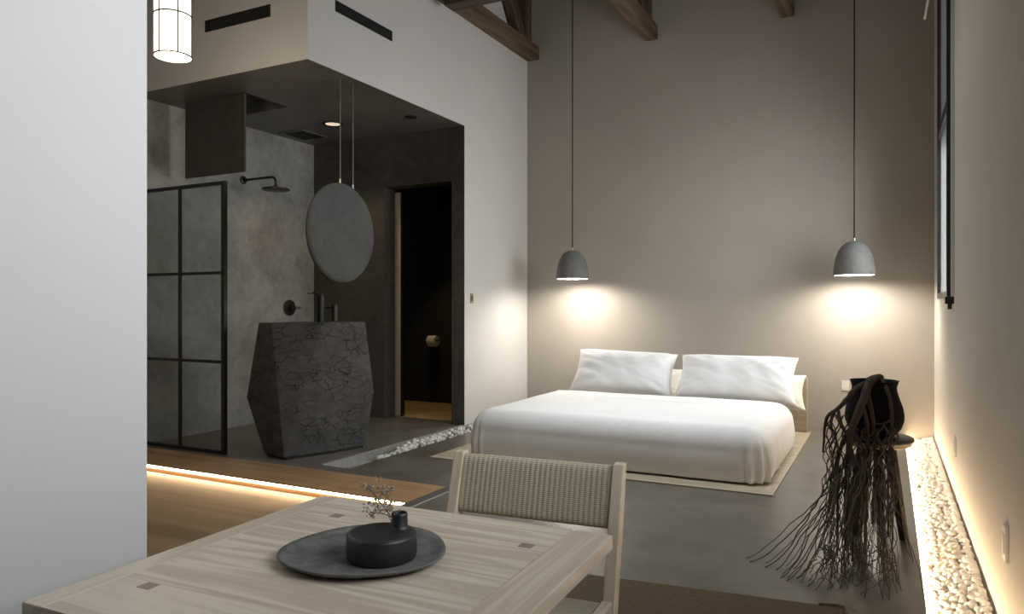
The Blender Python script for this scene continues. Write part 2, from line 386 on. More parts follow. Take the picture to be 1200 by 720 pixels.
def cloth_z(x, y): return noise.noise(Vector((x*2.2, y*2.2, .3)))*.5+noise.noise(Vector((x*6, y*6, 1.7)))*.25
def make_duvet():
    bm = bmesh.new(); x0, x1, y0, y1 = -2.90, -.885, 5.29, 6.70; top = .388; r = .16; Lm = r*PI/2+.205
    nx, ny, ns = 70, 50, 22
    def ax(a, b, n, lo, hi):
        v = [a+(b-a)*i/n for i in range(n+1)]
        if lo: v = [a-Lm*(ns-i)/ns for i in range(ns)]+v
        if hi: v = v+[b+Lm*(i+1)/ns for i in range(ns)]
        return v
    xs = ax(x0, x1, nx, True, True); ys = ax(y0, y1, ny, True, False)
    grid = []
    for y in ys:
        row = []
        for x in xs:
            qx = min(max(x, x0), x1); qy = min(max(y, y0), y1); dx, dy = x-qx, y-qy
            L = max(abs(dx), abs(dy))
            n_ = cloth_z(qx, qy)
            if L < 1e-6:
                p = Vector((x, y, top+n_*.010))
                e = (y-(y1-.12))/.12
                if e > 0: p.z += .016*math.sin(min(1, e)*PI)-.03*e**3
                p.z += .010*math.exp(-((y-(y1-.33+.02*math.sin(x*5)))/.025)**2)
                p.z -= .05*max(0, (abs(x-(x0+x1)/2)/((x1-x0)/2))-.75)**2*4*.25
            else:
                d = Vector((dx, dy, 0)).normalized(); ang = math.atan2(dy, dx)
                th = min(L/r, PI/2); dn = L-r*PI/2
                h = math.sin(th)*r; z = top-r*(1-math.cos(th))
                if dn > 0: z -= dn; h += .012*math.sin(min(1, dn/.2)*PI)
                corner = abs(dx) > 1e-6 and abs(dy) > 1e-6
                per = (qx+qy)*1.0+ang*.25
                low = max(0, L-.1)/(Lm-.1)
                pl = noise.noise(Vector((per*9, L*1.5, 2.2)))*.5+noise.noise(Vector((per*22, L*2, 5)))*.3
                amp = .017 if not corner else .024
                h += pl*amp*low
                if corner: h += .018*math.sin(ang*14)*low
                # foot corners sag in
                p = Vector((qx, qy, z))+d*h; p.z += n_*.008*(1-low)
                if p.z < .020: p.z = .020
            row.append(bm.verts.new(p))
        grid.append(row)
    for a, b in zip(grid, grid[1:]):
        for i in range(len(a)-1): bm.faces.new((a[i], a[i+1], b[i+1], b[i]))
    o = obj('duvet', bm, M['linen'], None, True)
    m = o.modifiers.new('thickness', 'SOLIDIFY'); m.thickness = .02; m.offset = -1
    return o
tag(make_duvet(), 'white duvet draped over the bed down to its foot', 'duvet')

def make_pillow(name, W, Hh, T, seed, mat, label, loc, tilt, rotz, roll=0, group='bed pillows'):
    bm = bmesh.new(); n = 44; m = 30; rnd = Vector((seed*3.1, seed*1.7, 0))
    sides = []
    for s in (1, -1):
        g = []
        for j in range(m+1):
            row = []
            for i in range(n+1):
                u = -1+2*i/n; v = -1+2*j/m
                x = u*W/2*(1-.07*(1-v*v)*abs(u)-.03*(v+1)/2); z = v*Hh/2*(1-.06*(1-u*u)*abs(v))
                e = max(0, (1-u**4))**.55*max(0, (1-v**4))**.55
                t = T/2*e
                rad = 1-max(abs(u), abs(v))
                wr = noise.noise(Vector((u*3.2+v*2.0, v*1.6-u*.6, 0))+rnd)*.011+noise.noise(Vector((u*9+v*5, v*4-u*2, 3))+rnd)*.0035
                cr = abs(u)*abs(v)
                wr += math.sin((u*s*0+math.atan2(abs(v)+.02, abs(u)+.02))*22+seed)*.008*cr
                bul = -.05*(v < 0)*0
                row.append((x, -s*(t+wr*min(1, rad*5)), z))
            g.append(row)
        sides.append(g)
    A = [[bm.verts.new(p) for p in r] for r in sides[0]]
    B = [[A[j][i] if i in (0, n) or j in (0, m) else bm.verts.new(sides[1][j][i]) for i in range(n+1)] for j in range(m+1)]
    for G in (A, B):
        for j in range(m):
            for i in range(n): bm.faces.new((G[j][i], G[j][i+1], G[j+1][i+1], G[j+1][i]))
    o = obj(name, bm, mat, None, True)
    o.location = loc; o.rotation_euler = (tilt, roll, rotz)
    return tag(o, label, 'pillow', group)
make_pillow('pillow', 1.05, .50, .25, 1, M['linen'], 'white front pillow on the left side of the bed', (-2.345, 6.97, .565), -.62, .05, .03)
make_pillow('pillow', 1.10, .50, .25, 4, M['linen'], 'white front pillow on the right side of the bed', (-1.255, 6.93, .555), -.62, -.02, .0)
make_pillow('pillow', .98, .36, .17, 7, M['cream'], 'cream back pillow behind the left white pillow', (-2.30, 7.36, .42), -.45, 0)
make_pillow('pillow', 1.02, .36, .17, 9, M['cream'], 'cream back pillow behind the right white pillow', (-1.185, 7.36, .41), -.45, 0)

# ------------------------------------------------------------------ pendant lamps
def make_pendant(loc, label):
    t = thing('pendant_lamp', label, 'lamp', loc, 0, 'concrete pendant lamps over the bed')
    R, Hh = .178, .315
    out = []; inn = []
    for i in range(25):
        a = i/24*PI/2
        r = R*math.sin(a)**.80 if a > 0 else 0; z = Hh*math.cos(a)**.92 if a < PI/2-1e-6 else 0
        out.append((max(r, .0), z)); inn.append((max(r*.955-.001, 0), z*.96))
    bm = bmesh.new(); lathe(bm, out+[(R*.955-.001, 0)], 64)
    obj('lamp_shade', bm, M['lamp_shade'], t, 'auto')
    bm = bmesh.new(); lathe(bm, [(r*.995, z-.002 if z > .01 else z+.0005) for r, z in inn], 64)
    obj('shade_lining', bm, M['lamp_in'], t, True, fix=False)
    bm = bmesh.new(); lathe(bm, [(0, .062), (.085, .06), (.10, .052), (.098, .045), (.08, .034), (.045, .026), (0, .023)], 40)
    obj('bulb', bm, M['bulb'], t, True)
    bm = bmesh.new(); lathe(bm, [(0, .30), (.02, .30), (.02, .062), (0, .062)], 24)
    obj('lamp_holder', bm, M['white_plastic'], t, 'auto')
    bm = bmesh.new(); lathe(bm, [(0, Hh+.03), (.010, Hh+.03), (.012, Hh+.004), (.016, Hh), (.016, Hh-.004), (0, Hh-.004)], 20)
    obj('cap', bm, M['steel'], t, 'auto')
    bm = bmesh.new(); tube(bm, [(0, 0, Hh+.03), (.001, 0, 1.5), (0, 0, ZC-loc[2])], .0065, 8)
    obj('cord', bm, M['black'], t, True)
    return t
make_pendant((-3.102, 7.48, 1.53), 'grey concrete pendant lamp hanging over the left side of the bed')
make_pendant((-.281, 7.48, 1.515), 'grey concrete pendant lamp hanging right of the bed beside the right wall')

# paper lantern
ln = thing('paper_lantern', 'glowing white paper lantern with thin wire frame hanging at top left', 'lamp', (-4.12, 3.2, 2.84))
bm = bmesh.new(); lathe(bm, [(.108, 0), (.112, .0), (.112, .62), (.108, .62)], 48, closed=True)
obj('lamp_shade', bm, M['paper'], ln, 'auto')
bm = bmesh.new(); lathe(bm, [(0, .012), (.108, .012), (.108, .016), (0, .016)], 48); obj('diffuser', bm, M['paper'], ln, 'auto')
for z in (.003, .265, .60):
    bm = bmesh.new(); lathe(bm, [(.111, z-.004), (.117, z-.004), (.117, z+.004), (.111, z+.004)], 48, closed=True); obj('wire_ring', bm, M['iron'], ln)
for q in range(6):
    a = q*PI/3-PI/2-.35+.48
    bm = bmesh.new(); tube(bm, [(.114*math.cos(a), .114*math.sin(a), 0), (.114*math.cos(a), .114*math.sin(a), .62)], .0045, 6); obj('wire_rib', bm, M['iron'], ln)
bm = bmesh.new(); tube(bm, [(0,0,.61), (0,0,ZC-2.84)], .005, 6); obj('cord', bm, M['black'], ln)

l = bpy.data.lights.new('lantern_light', 'POINT'); l.energy = 13; l.color = (1, .80, .58); l.shadow_soft_size = .09
o = bpy.data.objects.new('lantern_light', l); COL.objects.link(o); o.location = (-4.12, 3.2, 2.72)
# ------------------------------------------------------------------ bathroom things

# stone washbasin column: convex faceted boulder
VAN = [(-4.139,4.549,.29), (-4.118,4.606,1.094), (-4.02,5.032,1.094), (-4.004,5.13,.473), (-4.42,4.345,1.094), (-4.56,4.345,1.094), (-4.734,4.38,.469),
       (-4.104,4.715,.022), (-4.029,5.043,.022), (-4.265,4.328,.022), (-4.53,4.378,.022),
       (-4.22,5.22,1.094), (-4.62,4.92,1.094), (-4.27,5.30,.47), (-4.84,4.86,.47), (-4.28,5.2,.022), (-4.62,4.80,.022)]
vn = thing('stone_washbasin', 'faceted dark cracked stone washbasin column standing in the open bathroom', 'washbasin', (-4.33, 4.74, 0))
off = Vector((-4.33, 4.74, 0))
bm = bmesh.new()
for p in VAN: bm.verts.new(Vector(p)-off)
bmesh.ops.convex_hull(bm, input=bm.verts[:])
bmesh.ops.dissolve_limit(bm, angle_limit=.09, verts=bm.verts[:], edges=bm.edges[:])
bm.normal_update()
tops = [f for f in bm.faces if f.normal.z > .9]
r = bmesh.ops.inset_region(bm, faces=tops, thickness=.055)
bmesh.ops.translate(bm, verts=list({v for f in tops for v in f.verts}), vec=(0, 0, -.09))
bevel(bm, .006, 2, .12)
obj('stone_body', bm, M['stone'], vn)
bm = bmesh.new()
for p in VAN[7:11]+VAN[15:]:
    q = (Vector(p)-off); bm.verts.new(Vector((q.x*.95, q.y*.95, 0))); bm.verts.new(Vector((q.x*.95, q.y*.95, .03)))
bmesh.ops.convex_hull(bm, input=bm.verts[:]); obj('plinth', bm, M['black'], vn)  # black colour stands in for the shadow gap at the floor
fx, fy = -4.351+4.33, 4.845-4.74
fb = bmesh.new(); lathe(fb, [(0, 1.0), (.034, 1.0), (.034, 1.318), (.030, 1.322), (0, 1.322)], 28, (fx, fy, 0))
fo = obj('faucet', fb, M['black'], vn, 'auto')
bm = bmesh.new(); tube(bm, [(fx-.004, fy-.002, 1.315), (fx-.004, fy-.002, 1.328)], .016, 12); box(bm, (fx-.085, fy-.075, 1.334), (fx-.05, fy-.04, 1.340)); 
tube(bm, [(fx+.02, fy+.012, 1.328), (fx-.02, fy-.015, 1.331), (fx-.055, fy-.045, 1.345)], [.010, .010, .008], 10)
bm2 = obj('lever', bm, M['iron'], fo, True)
sx, sy = fx+.105, fy+.055
bm = bmesh.new(); tube(bm, [(fx+.02, fy+.012, 1.222), (sx, sy, 1.222)], .014, 12); lathe(bm, [(0, 1.10), (.026, 1.10), (.026, 1.238), (.022, 1.242), (0, 1.242)], 24, (sx, sy, 0))
obj('spout', bm, M['iron'], fo, 'auto')

# hanging disc
dc = thing('hanging_disc', 'large round grey stone disc hung on two wires above the washbasin', 'mirror', (-3.97, 4.665, 1.825))
bm = bmesh.new(); R = .405
lathe(bm, [(0, .024), (R*.93, .024), (R*.97, .020), (R, .008), (R, -.010), (R*.985, -.016), (0, -.016)], 96)
bmesh.ops.rotate(bm, verts=bm.verts, matrix=Matrix.Rotation(PI/2, 3, 'Y')); obj('disc', bm, M['stone_disc'], dc, 'auto')
for yy in (-.015, .145):
    zt = math.sqrt(R*R-yy*yy)-.01
    bm = bmesh.new(); tube(bm, [(0, yy, zt), (0, yy, ZH-1.825)], .0035, 6); wi = obj('wire', bm, M['steel'], dc)
    bm = bmesh.new(); tube(bm, [(0, yy, zt-.005), (0, yy, zt+.045)], .009, 10); obj('ferrule', bm, M['steel'], wi)

# shower screen
ss = thing('shower_screen', 'black framed glass shower screen with square panes', 'shower screen', (-5.385, 4.28, 0))
X0, X1, HT = XB+.004+5.385, -4.865+5.385, 2.262
bm = bxs(((X0, -.014, .0), (X0+.03, .014, HT)), ((X1-.034, -.018, .0), (X1, .018, HT)), ((X0+.03, -.014, HT-.028), (X1-.034, .014, HT)), ((X0+.03, -.014, .0), (X1-.034, .014, .026)))
obj('frame', bm, M['black'], ss)
XM = -5.419+5.385
bm = bxs(((XM-.011, -.011, .026), (XM+.011, .011, HT-.028)), ((X0+.03, -.0115, .752), (X1-.034, .0115, .776)), ((X0+.03, -.0115, 1.492), (X1-.034, .0115, 1.516)))
obj('glazing_bar', bm, M['black'], ss)
for a, b in ((X0+.03, XM-.011), (XM+.011, X1-.034)):
    for c, d in ((.026, .752), (.776, 1.492), (1.516, HT-.028)):
        obj('glass_pane', bx((a, -.003, c), (b, .003, d)), M['shower_glass'], ss)
# shower head
sh = thing('rain_shower', 'black wall mounted rain shower head on a bent arm', 'shower', (XB, 5.411, 2.525))
bm = bmesh.new(); tube(bm, [(0,0,0), (.012,0,0), (.016,0,0)], [.042, .042, .034], 28); obj('wall_flange', bm, M['iron'], sh, 'auto')
arc = [(.016,0,0), (.40,0,0)]+[(.40+.055*math.sin(a), 0, -.055*(1-math.cos(a))) for a in [PI/2*i/8 for i in range(1, 9)]]+[(.455,0,-.10)]
bm = bmesh.new(); tube(bm, arc, .0125, 14); obj('arm', bm, M['iron'], sh, True)
bm = bmesh.new(); lathe(bm, [(0, -.085), (.022, -.085), (.022, -.108), (.12, -.116), (.135, -.122), (.135, -.134), (.128, -.138), (0, -.138)], 48, (.455,0,0)); obj('spray_plate', bm, M['iron'], sh, 'auto')
# mixer valve
mv = thing('shower_valve', 'round dark shower mixer valve on the concrete wall', 'shower valve', (XB, 6.06, 1.211))
bm = bmesh.new(); tube(bm, [(0,0,0), (.012,0,0), (.014,0,0)], [.088,.088,.08], 40); obj('plate', bm, M['iron'], mv, 'auto')
bm = bmesh.new(); tube(bm, [(.014,0,0), (.07,0,0)], .034, 24); hb = obj('hub', bm, M['iron'], mv, 'auto')
bm = bxs(((.045, .0, -.014), (.068, .125, .014))); bevel(bm, .004); obj('lever', bm, M['steel'], hb)
# ceiling hatch panel, vents, downlights
hp = obj('hatch_panel', bx((HX0, HY0-.002, 2.40), (HX1-.004, HY0+.018, ZH-.001), .004), M['rust_panel']); tag(hp, 'dark brown hatch panel hanging open from the bathroom ceiling', 'panel')
cv = thing('ceiling_vent', 'square black vent in the bathroom ceiling by the shower wall', 'vent', (-5.62, 5.98, ZH))
obj('frame', bxs(((-.17, -.19, -.012), (-.15, .19, -.001)), ((.15, -.19, -.012), (.17, .19, -.001)), ((-.15, -.19, -.012), (.15, -.17, -.001)), ((-.15, .17, -.012), (.15, .19, -.001))), M['bath_ceil'], cv)
obj('grille', bxs(*[((-.15, -.165+.04*q, -.008), (.15, -.145+.04*q, -.001)) for q in range(9)]), M['black'], cv)
for p, lab, on in (((-5.019, 5.766, ZH-.002), 'lit round downlight in the bathroom ceiling behind the disc wires', True), ((-4.155, 5.911, ZH-.002), 'small unlit round downlight in the bathroom ceiling near the doorway', False)):
    q = 1 if on else .6
    dl = thing('downlight', lab, 'lamp', p)
    bm = bmesh.new(); lathe(bm, [(.074*q, 0), (.10*q, 0), (.10*q, -.006), (.084*q, -.008), (.072*q, -.002)], 40, closed=True); obj('bezel', bm, M['black'], dl, 'auto')
    bm = bmesh.new(); lathe(bm, [(0, -.003), (.074*q, -.003), (.074*q, -.0005), (0, -.0005)], 32); obj('lens', bm, M['glow_down'] if on else M['black'], dl, 'auto')
l = bpy.data.lights.new('downlight_beam', 'SPOT'); l.energy = 24; l.color = (1, .78, .52); l.spot_size = 1.9; l.spot_blend = .6; l.shadow_soft_size = .05
o = bpy.data.objects.new('downlight_beam', l); COL.objects.link(o); o.location = (-5.019, 5.766, ZH-.02)
l = bpy.data.lights.new('toilet_room_lamp', 'SPOT'); l.energy = 24; l.color = (1, .78, .45); l.spot_size = 1.15; l.spot_blend = .5; l.shadow_soft_size = .06
o = bpy.data.objects.new('toilet_room_lamp', l); COL.objects.link(o); o.location = (-4.9, 7.2, 2.6)
# long air slots in the bulkhead
av = thing('air_slot', 'long black air slot in the tan bulkhead face at top left', 'vent', (-4.614, YF-.027, 3.518))
obj('back_plate', bx((-.356, -.004, -.045), (.356, -.0005, .045)), M['black'], av)
obj('frame', bxs(((-.36, -.008, .043), (.36, -.0005, .047)), ((-.36, -.008, -.047), (.36, -.0005, -.043)), ((-.36, -.008, -.043), (-.352, -.0005, .043)), ((.352, -.008, -.043), (.36, -.0005, .043))), M['black'], av)
obj('louvre', bxs(((.05, -.010, -.030), (.25, -.004, -.020))), M['iron'], av); obj('end_clip', bxs(((-.345, -.010, -.04), (-.325, -.004, .04))), M['iron'], av)
av = thing('air_slot', 'long black air slot in the pale wall to the right of the bulkhead corner', 'vent', (XL, 4.85, 3.598))
obj('back_plate', bx((.0005, -.366, -.042), (.004, .366, .042)), M['black'], av)
obj('frame', bxs(((.0005, -.37, .040), (.006, .37, .044)), ((.0005, -.37, -.044), (.006, .37, -.040)), ((.0005, -.37, -.04), (.006, -.362, .04)), ((.0005, .362, -.04), (.006, .37, .04))), M['black'], av)

# toilet roll
hd = thing('toilet_roll_holder', 'dark wall bracket holding the toilet roll in the dark toilet room', 'holder', (-5.22, YB-.08, .80))
obj('bracket', bxs(((-.02, -.012, -.03), (.02, -.0005, .03))), M['iron'], hd)
bm = bmesh.new(); tube(bm, [(0, -.012, 0), (0, -.09, 0), (.02, -.09, 0), (.20, -.09, 0)], .010, 8); obj('bar', bm, M['iron'], hd, True)
bm = bmesh.new(); lathe(bm, [(.022, -.06), (.068, -.06), (.071, -.055), (.071, .055), (.068, .06), (.022, .06)], 40, closed=True)
bmesh.ops.rotate(bm, verts=bm.verts, matrix=Matrix.Rotation(PI/2, 3, 'Y'))
tr = obj('toilet_roll', bm, M['roll'], None, 'auto', (-5.12, YB-.17, .788)); tag(tr, 'cream toilet roll on its bracket in the dark toilet room', 'toilet roll')

# switches and outlets
def plate(name, label, cat, loc, axis, wd, ht, depth=.008, slot=True, mat='white_plastic', group=None):
    t = thing(name, label, cat, loc, 0, group)
    def B(u0, u1, d0, d1, z0, z1):
        if axis == 'x+': return ((d0, u0, z0), (d1, u1, z1))
        if axis == 'x-': return ((-d1, u0, z0), (-d0, u1, z1))
        return ((u0, -d1, z0), (u1, -d0, z1))
    bm = bxs(B(-wd/2, wd/2, .0005, depth, -ht/2, ht/2)); bevel(bm, .0025); obj('cover', bm, M[mat], t)
    if slot: obj('rocker', bxs(B(-wd*.26, wd*.26, depth, depth+.003, -ht*.28, ht*.28)), M['iron'] if slot == 'dark' else M[mat], t)
    return t
plate('light_switch', 'small light switch on the white wall left of the bed', 'switch', (XL, 6.60, 1.31), 'x+', .055, .10, slot='dark', mat='brass')
plate('wall_outlet', 'small white outlet on the greige wall behind the black urn', 'outlet', (-.375, YB, .445), 'y', .07, .10)
plate('wall_outlet', 'farther white outlet low on the right wall by the pebbles', 'outlet', (XR, 5.47, .325), 'x-', .11, .12, .012, group=None)
plate('wall_outlet', 'nearer white outlet low on the right wall by the pebbles', 'outlet', (XR, 3.185, .362), 'x-', .085, .125, .012)
# pale rod by the window
rd = thing('window_rod', 'thin pale rod hanging slanted at the top beside the window', 'rod', (XR, 7.0, 4.1))
bm = bmesh.new(); tube(bm, [(-.0, 0, 0), (-.05, 0, 0)], .012, 8); obj('bracket', bm, M['white_plastic'], rd)
bm = bmesh.new(); tube(bm, [(-.045, -.03, .0), (-.10, .27, -.35), (-.105, .29, -.375)], [.010, .010, .012], 8); obj('rod', bm, M['white_plastic'], rd, True)

# roof timbers: three trusses running to the back wall, one cross beam
def truss(x0, x1, label):
    t = thing('roof_truss', label, 'beam', ((x0+x1)/2, YB, 4.18), 0, 'old timber roof trusses')
    h = (x1-x0)/2
    bm = bxs(((-h, -9.0, 0), (h, -.001, .155))); bevel(bm, .012, 2); obj('chord', bm, M['beam'], t)
    bm = bxs(((-h*.75, -.30, .155), (h*.75, -.16, ZC-4.18))); bevel(bm, .01, 1); obj('post', bm, M['beam_z'], t)
    bm = bxs(((-h*.7, -.07, 0), (h*.7, .07, 1.75))); bevel(bm, .01, 1)
    bmesh.ops.rotate(bm, verts=bm.verts, matrix=Matrix.Rotation(.62, 3, 'X')); bmesh.ops.translate(bm, verts=bm.verts, vec=(0, -.33, .11)); obj('brace', bm, M['beam_z'], t)
truss(-3.872, -3.715, 'old timber roof truss along the left wall at the top of the corner')
truss(-2.405, -2.266, 'old timber roof truss meeting the back wall above the bed centre')
truss(-.975, -.848, 'old timber roof truss meeting the back wall near the right lamp')
bm = bxs(((0, -.085, 0), (4.08, .085, .110))); bevel(bm, .008, 2)
M['beam_x'] = wood('dark_cross_timber', (.030, .020, .014), (.075, .050, .032), 'x', 1.6, .7)
tb = obj('cross_beam', bm, M['beam_x'], None, False, (-3.73, 5.92, 4.069)); tag(tb, 'dark cross beam under the roof timbers at the top of the left wall', 'beam')

# LED strips
tag(obj('led_strip', bxs(((XT-.018, 2.25, -.050), (XT+.001, YB-.02, -.034))), M['led']), 'hidden warm light strip glowing beside the white pebbles', 'light strip')
tag(obj('led_strip', bxs(((XFAR+.05, YS+.005, -.024), (XS-.02, YS+.0115, -.009))), M['led_step']), 'bright warm light strip under the edge of the timber step', 'light strip')

# ------------------------------------------------------------------ stool, urn, root
st = thing('stool', 'black round stool carrying the black urn by the pebble trench', 'stool', (-.055, 4.42, 0))
bm = bmesh.new(); lathe(bm, [(0, .525), (.168, .525), (.178, .520), (.18, .514), (.178, .506), (.172, .502), (0, .502)], 64); obj('seat', bm, M['stool_black'], st, 'auto')
bm = bmesh.new(); lathe(bm, [(0, .502), (.171, .502), (.166, .484), (.150, .474), (0, .474)], 64); obj('seat_rim', bm, M['bedwood'], st, 'auto')
for a in (-.62, 1.45, 2.62, -2.2):
    ca, sa = math.cos(a), math.sin(a)
    bm = bmesh.new(); box(bm, (-.024, -.022, 0), (.024, .022, .478))
    for v in bm.verts:
        kz = 1-v.co.z/.478; v.co.x *= 1-.25*kz; v.co.y *= 1-.2*kz; v.co.x += .075+kz*.085
    bevel(bm, .004); bmesh.ops.rotate(bm, verts=bm.verts, matrix=Matrix.Rotation(a, 3, 'Z')); obj('leg', bm, M['stool_black'], st)
bm = bmesh.new()
prof = [(0, .0), (.075, 0), (.105, .012), (.132, .045), (.145, .085), (.146, .115), (.138, .16), (.122, .205), (.112, .24), (.110, .265), (.118, .292), (.122, .298), (.114, .298), (.104, .27), (.104, .24), (.116, .20), (.13, .15), (.136, .11), (.13, .06), (.09, .02), (0, .015)]
lathe(bm, prof, 64); ur = obj('urn', bm, M['urn'], None, True, (-.068, 4.42, .525)); tag(ur, 'matte black clay urn on the stool beneath the dried root', 'urn')

random.seed(5)
rt = thing('dried_root', 'dark dried root draped over the urn and spilling onto the floor', 'root', (-.07, 4.25, 0))
RO = Vector((-.07, 4.25, 0))
def smooth(pts, n):
    out = []
    P_ = [Vector(p) for p in pts]; P_ = [P_[0]*2-P_[1]]+P_+[P_[-1]*2-P_[-2]]
    for i in range(1, len(P_)-2):
        for q in range(n):
            t = q/n; a, b, c, d = P_[i-1:i+3]
            out.append(.5*((2*b)+(c-a)*t+(2*a-5*b+4*c-d)*t*t+(3*b-a-3*c+d)*t**3))
    out.append(P_[-2]); return out
def branch(name, pts, r0, r1, wob=.004, n=6):
    s = smooth(pts, n); L = len(s); sd = random.random()*50
    for i, p in enumerate(s):
        s[i] = p-RO+Vector((noise.noise(Vector((i*.35, sd, 0))), noise.noise(Vector((i*.35, sd, 9))), noise.noise(Vector((i*.35, sd, 4)))*.5))*wob
    rr = [(r0+(r1-r0)*(i/(L-1)))*(1+.18*noise.noise(Vector((i*.6, sd, 3)))) for i in range(L)]
    bm = bmesh.new(); tube(bm, s, rr, 8); return obj(name, bm, M['root'], rt, True)
T = (-.085, 4.31, .825)
branch('trunk', [(-.04, 4.40, .835), T, (-.12, 4.235, .72), (-.165, 4.20, .59), (-.185, 4.16, .42), (-.19, 4.08, .2), (-.185, 3.95, .02)], .026, .010)
branch('branch', [(-.06, 4.36, .832), (-.15, 4.27, .79), (-.19, 4.235, .735), (-.24, 4.22, .68), (-.285, 4.21, .64), (-.30, 4.2, .57), (-.305, 4.17, .45)], .017, .005)
branch('branch', [(-.125, 4.235, .71), (-.10, 4.235, .62), (-.095, 4.22, .5), (-.10, 4.1, .25), (-.10, 3.9, .03)], .012, .006)
branch('branch', [T, (-.095, 4.26, .77), (-.075, 4.25, .66), (-.068, 4.24, .57), (-.06, 4.18, .42), (-.07, 4.0, .15)], .014, .006)
branch('branch', [(-.03, 4.37, .832), (.0, 4.285, .77), (.018, 4.265, .66), (.012, 4.235, .55), (.0, 4.17, .38), (.0, 4.0, .1)], .012, .005)
branch('branch', [(-.165, 4.2, .60), (-.21, 4.19, .52), (-.235, 4.16, .4), (-.225, 4.0, .2), (-.22, 3.85, .03)], .012, .005)
branch('branch', [(-.24, 4.22, .68), (-.215, 4.2, .6), (-.185, 4.18, .54), (-.15, 4.15, .4), (-.15, 4.0, .2), (-.15, 3.8, .02)], .009, .004)
branch('branch', [(-.25, 4.215, .67), (-.27, 4.2, .60), (-.24, 4.18, .52), (-.26, 4.16, .42), (-.245, 4.12, .3)], .008, .004)
branch('branch', [(.02, 4.262, .64), (-.02, 4.25, .615), (-.08, 4.25, .605), (-.12, 4.23, .57), (-.13, 4.2, .5)], .006, .004)
bm = bmesh.new()
def strand(x0, y0, z0, x1, y1, r0, r1, amp, freq, n=30, spread=0):
    sd = random.random()*100; ph = random.random()*6.28; pts = []; rr = []
    for i in range(n+1):
        t = i/n; z = z0*(1-t)
        e = t**1.7
        x = x0+(x1-x0)*e; y = y0+(y1-y0)*t**1.5
        if spread and t > .72: z = z0*(.28)*((1-t)/.28)**1.6
        a = amp*min(1, t*5)*(1-.35*t)
        x += a*math.sin(freq*z0*(1-t)*2*PI+ph)+a*.9*noise.noise(Vector((t*9, sd, 0))); y += a*.8*noise.noise(Vector((t*9, sd, 7)))
        x += .004*noise.noise(Vector((t*40, sd, 3)))
        z = max(z, .0)+r1+.012*max(0, noise.noise(Vector((t*7, sd, 11))))*(t > .9)
        pts.append(Vector((x, y, z))-RO); rr.append(r0+(r1-r0)*t)
    tube(bm, pts, rr, 5)
def ztop(x):
    P_ = [(-.31, .60), (-.27, .66), (-.235, .685), (-.20, .63), (-.165, .60), (-.12, .585), (-.07, .60), (-.02, .615), (.02, .64), (.05, .60)]
    for (xa, za), (xb, zb) in zip(P_, P_[1:]):
        if x <= xb: return za+(zb-za)*max(0, (x-xa)/(xb-xa))
    return .6
def netstrand(xb, yb, ph, amp, wl, x1, y1, r0, r1, n=64):
    sd = random.random()*90; z0 = ztop(xb)-random.uniform(0, .03); pts = []; rr = []
    for i in range(n+1):
        t = i/n; z = z0*(1-t)
        fade = 1-.55*t
        x = xb+(x1-xb)*t**1.6+amp*fade*math.sin(2*PI*z/wl+ph)+.010*noise.noise(Vector((t*7, sd, 0)))+.003*noise.noise(Vector((t*45, sd, 3)))
        y = yb+(y1-yb)*t**1.5+.4*amp*math.cos(2*PI*z/wl*.7+ph+sd)+.012*noise.noise(Vector((t*8, sd, 7)))
        pts.append(Vector((x, y, max(z, 0)+r1+.010*max(0, noise.noise(Vector((t*7, sd, 11))))*(t > .9)))-RO); rr.append((r0+(r1-r0)*t)*(1+.25*noise.noise(Vector((t*12, sd, 5)))))
    tube(bm, pts, rr, 6)
for lay, (yb, off) in enumerate(((4.205, 0), (4.235, .013), (4.275, .006))):
    NS = 13
    for i in range(NS):
        xb = -.305+.335*(i+.5)/NS+off
        netstrand(xb, yb, (i % 2)*PI+random.uniform(-.35, .35)+lay, .0155, .115+.02*lay+random.uniform(-.004, .004), -.265+.285*(i+.5)/NS+random.uniform(-.03, .03), random.triangular(3.52, 3.95, 3.72), random.uniform(.0028, .0042), .0016)
for i in range(46):
    q = random.random(); x0 = -.28+.30*q
    strand(x0, 4.19+random.uniform(-.04, .05), random.uniform(.20, .46), -.27+.295*q+random.uniform(-.04, .04), random.triangular(3.50, 3.98, 3.70), random.uniform(.0014, .0026), .0013, random.uniform(.010, .024), random.uniform(1.8, 3.4))
for i in range(30):   # tangle on the floor
    x = random.uniform(-.28, .02); y = random.uniform(3.5, 3.75)
    strand(x, y+.12, .10, x+random.uniform(-.13, .13), y-random.uniform(.02, .14), .0024, .0013, .03, 8, 18)
for x1, y1, x0, z0 in ((-.585, 3.62, -.24, .40), (-.52, 3.58, -.24, .42), (-.46, 3.56, -.23, .38), (-.43, 3.48, -.2, .4), (-.40, 3.44, -.2, .42), (-.36, 3.5, -.2, .42), (-.38, 3.62, -.22, .4), (-.30, 3.42, -.16, .45), (-.24, 3.40, -.12, .45), (-.20, 3.46, -.12, .45), (.01, 3.46, -.03, .45), (.05, 3.55, 0, .45), (.04, 3.65, .01, .45), (-.02, 3.42, -.05, .4), (-.10, 3.40, -.08, .4), (.10, 3.98, .02, .42)):
    strand(x0, 4.14, z0, x1, y1, .0048, .0022, .018, 2.2, 40, 1)
    strand(x0, 4.14, z0, x1+random.uniform(-.06, .10), y1+random.uniform(-.02, .10), .0038, .0016, .022, 2.2, 40, 1)
ro = obj('rootlets', bm, M['root'], rt, True); ro['kind'] = 'stuff'; ro['label'] = 'tangle of thin hair-like roots'

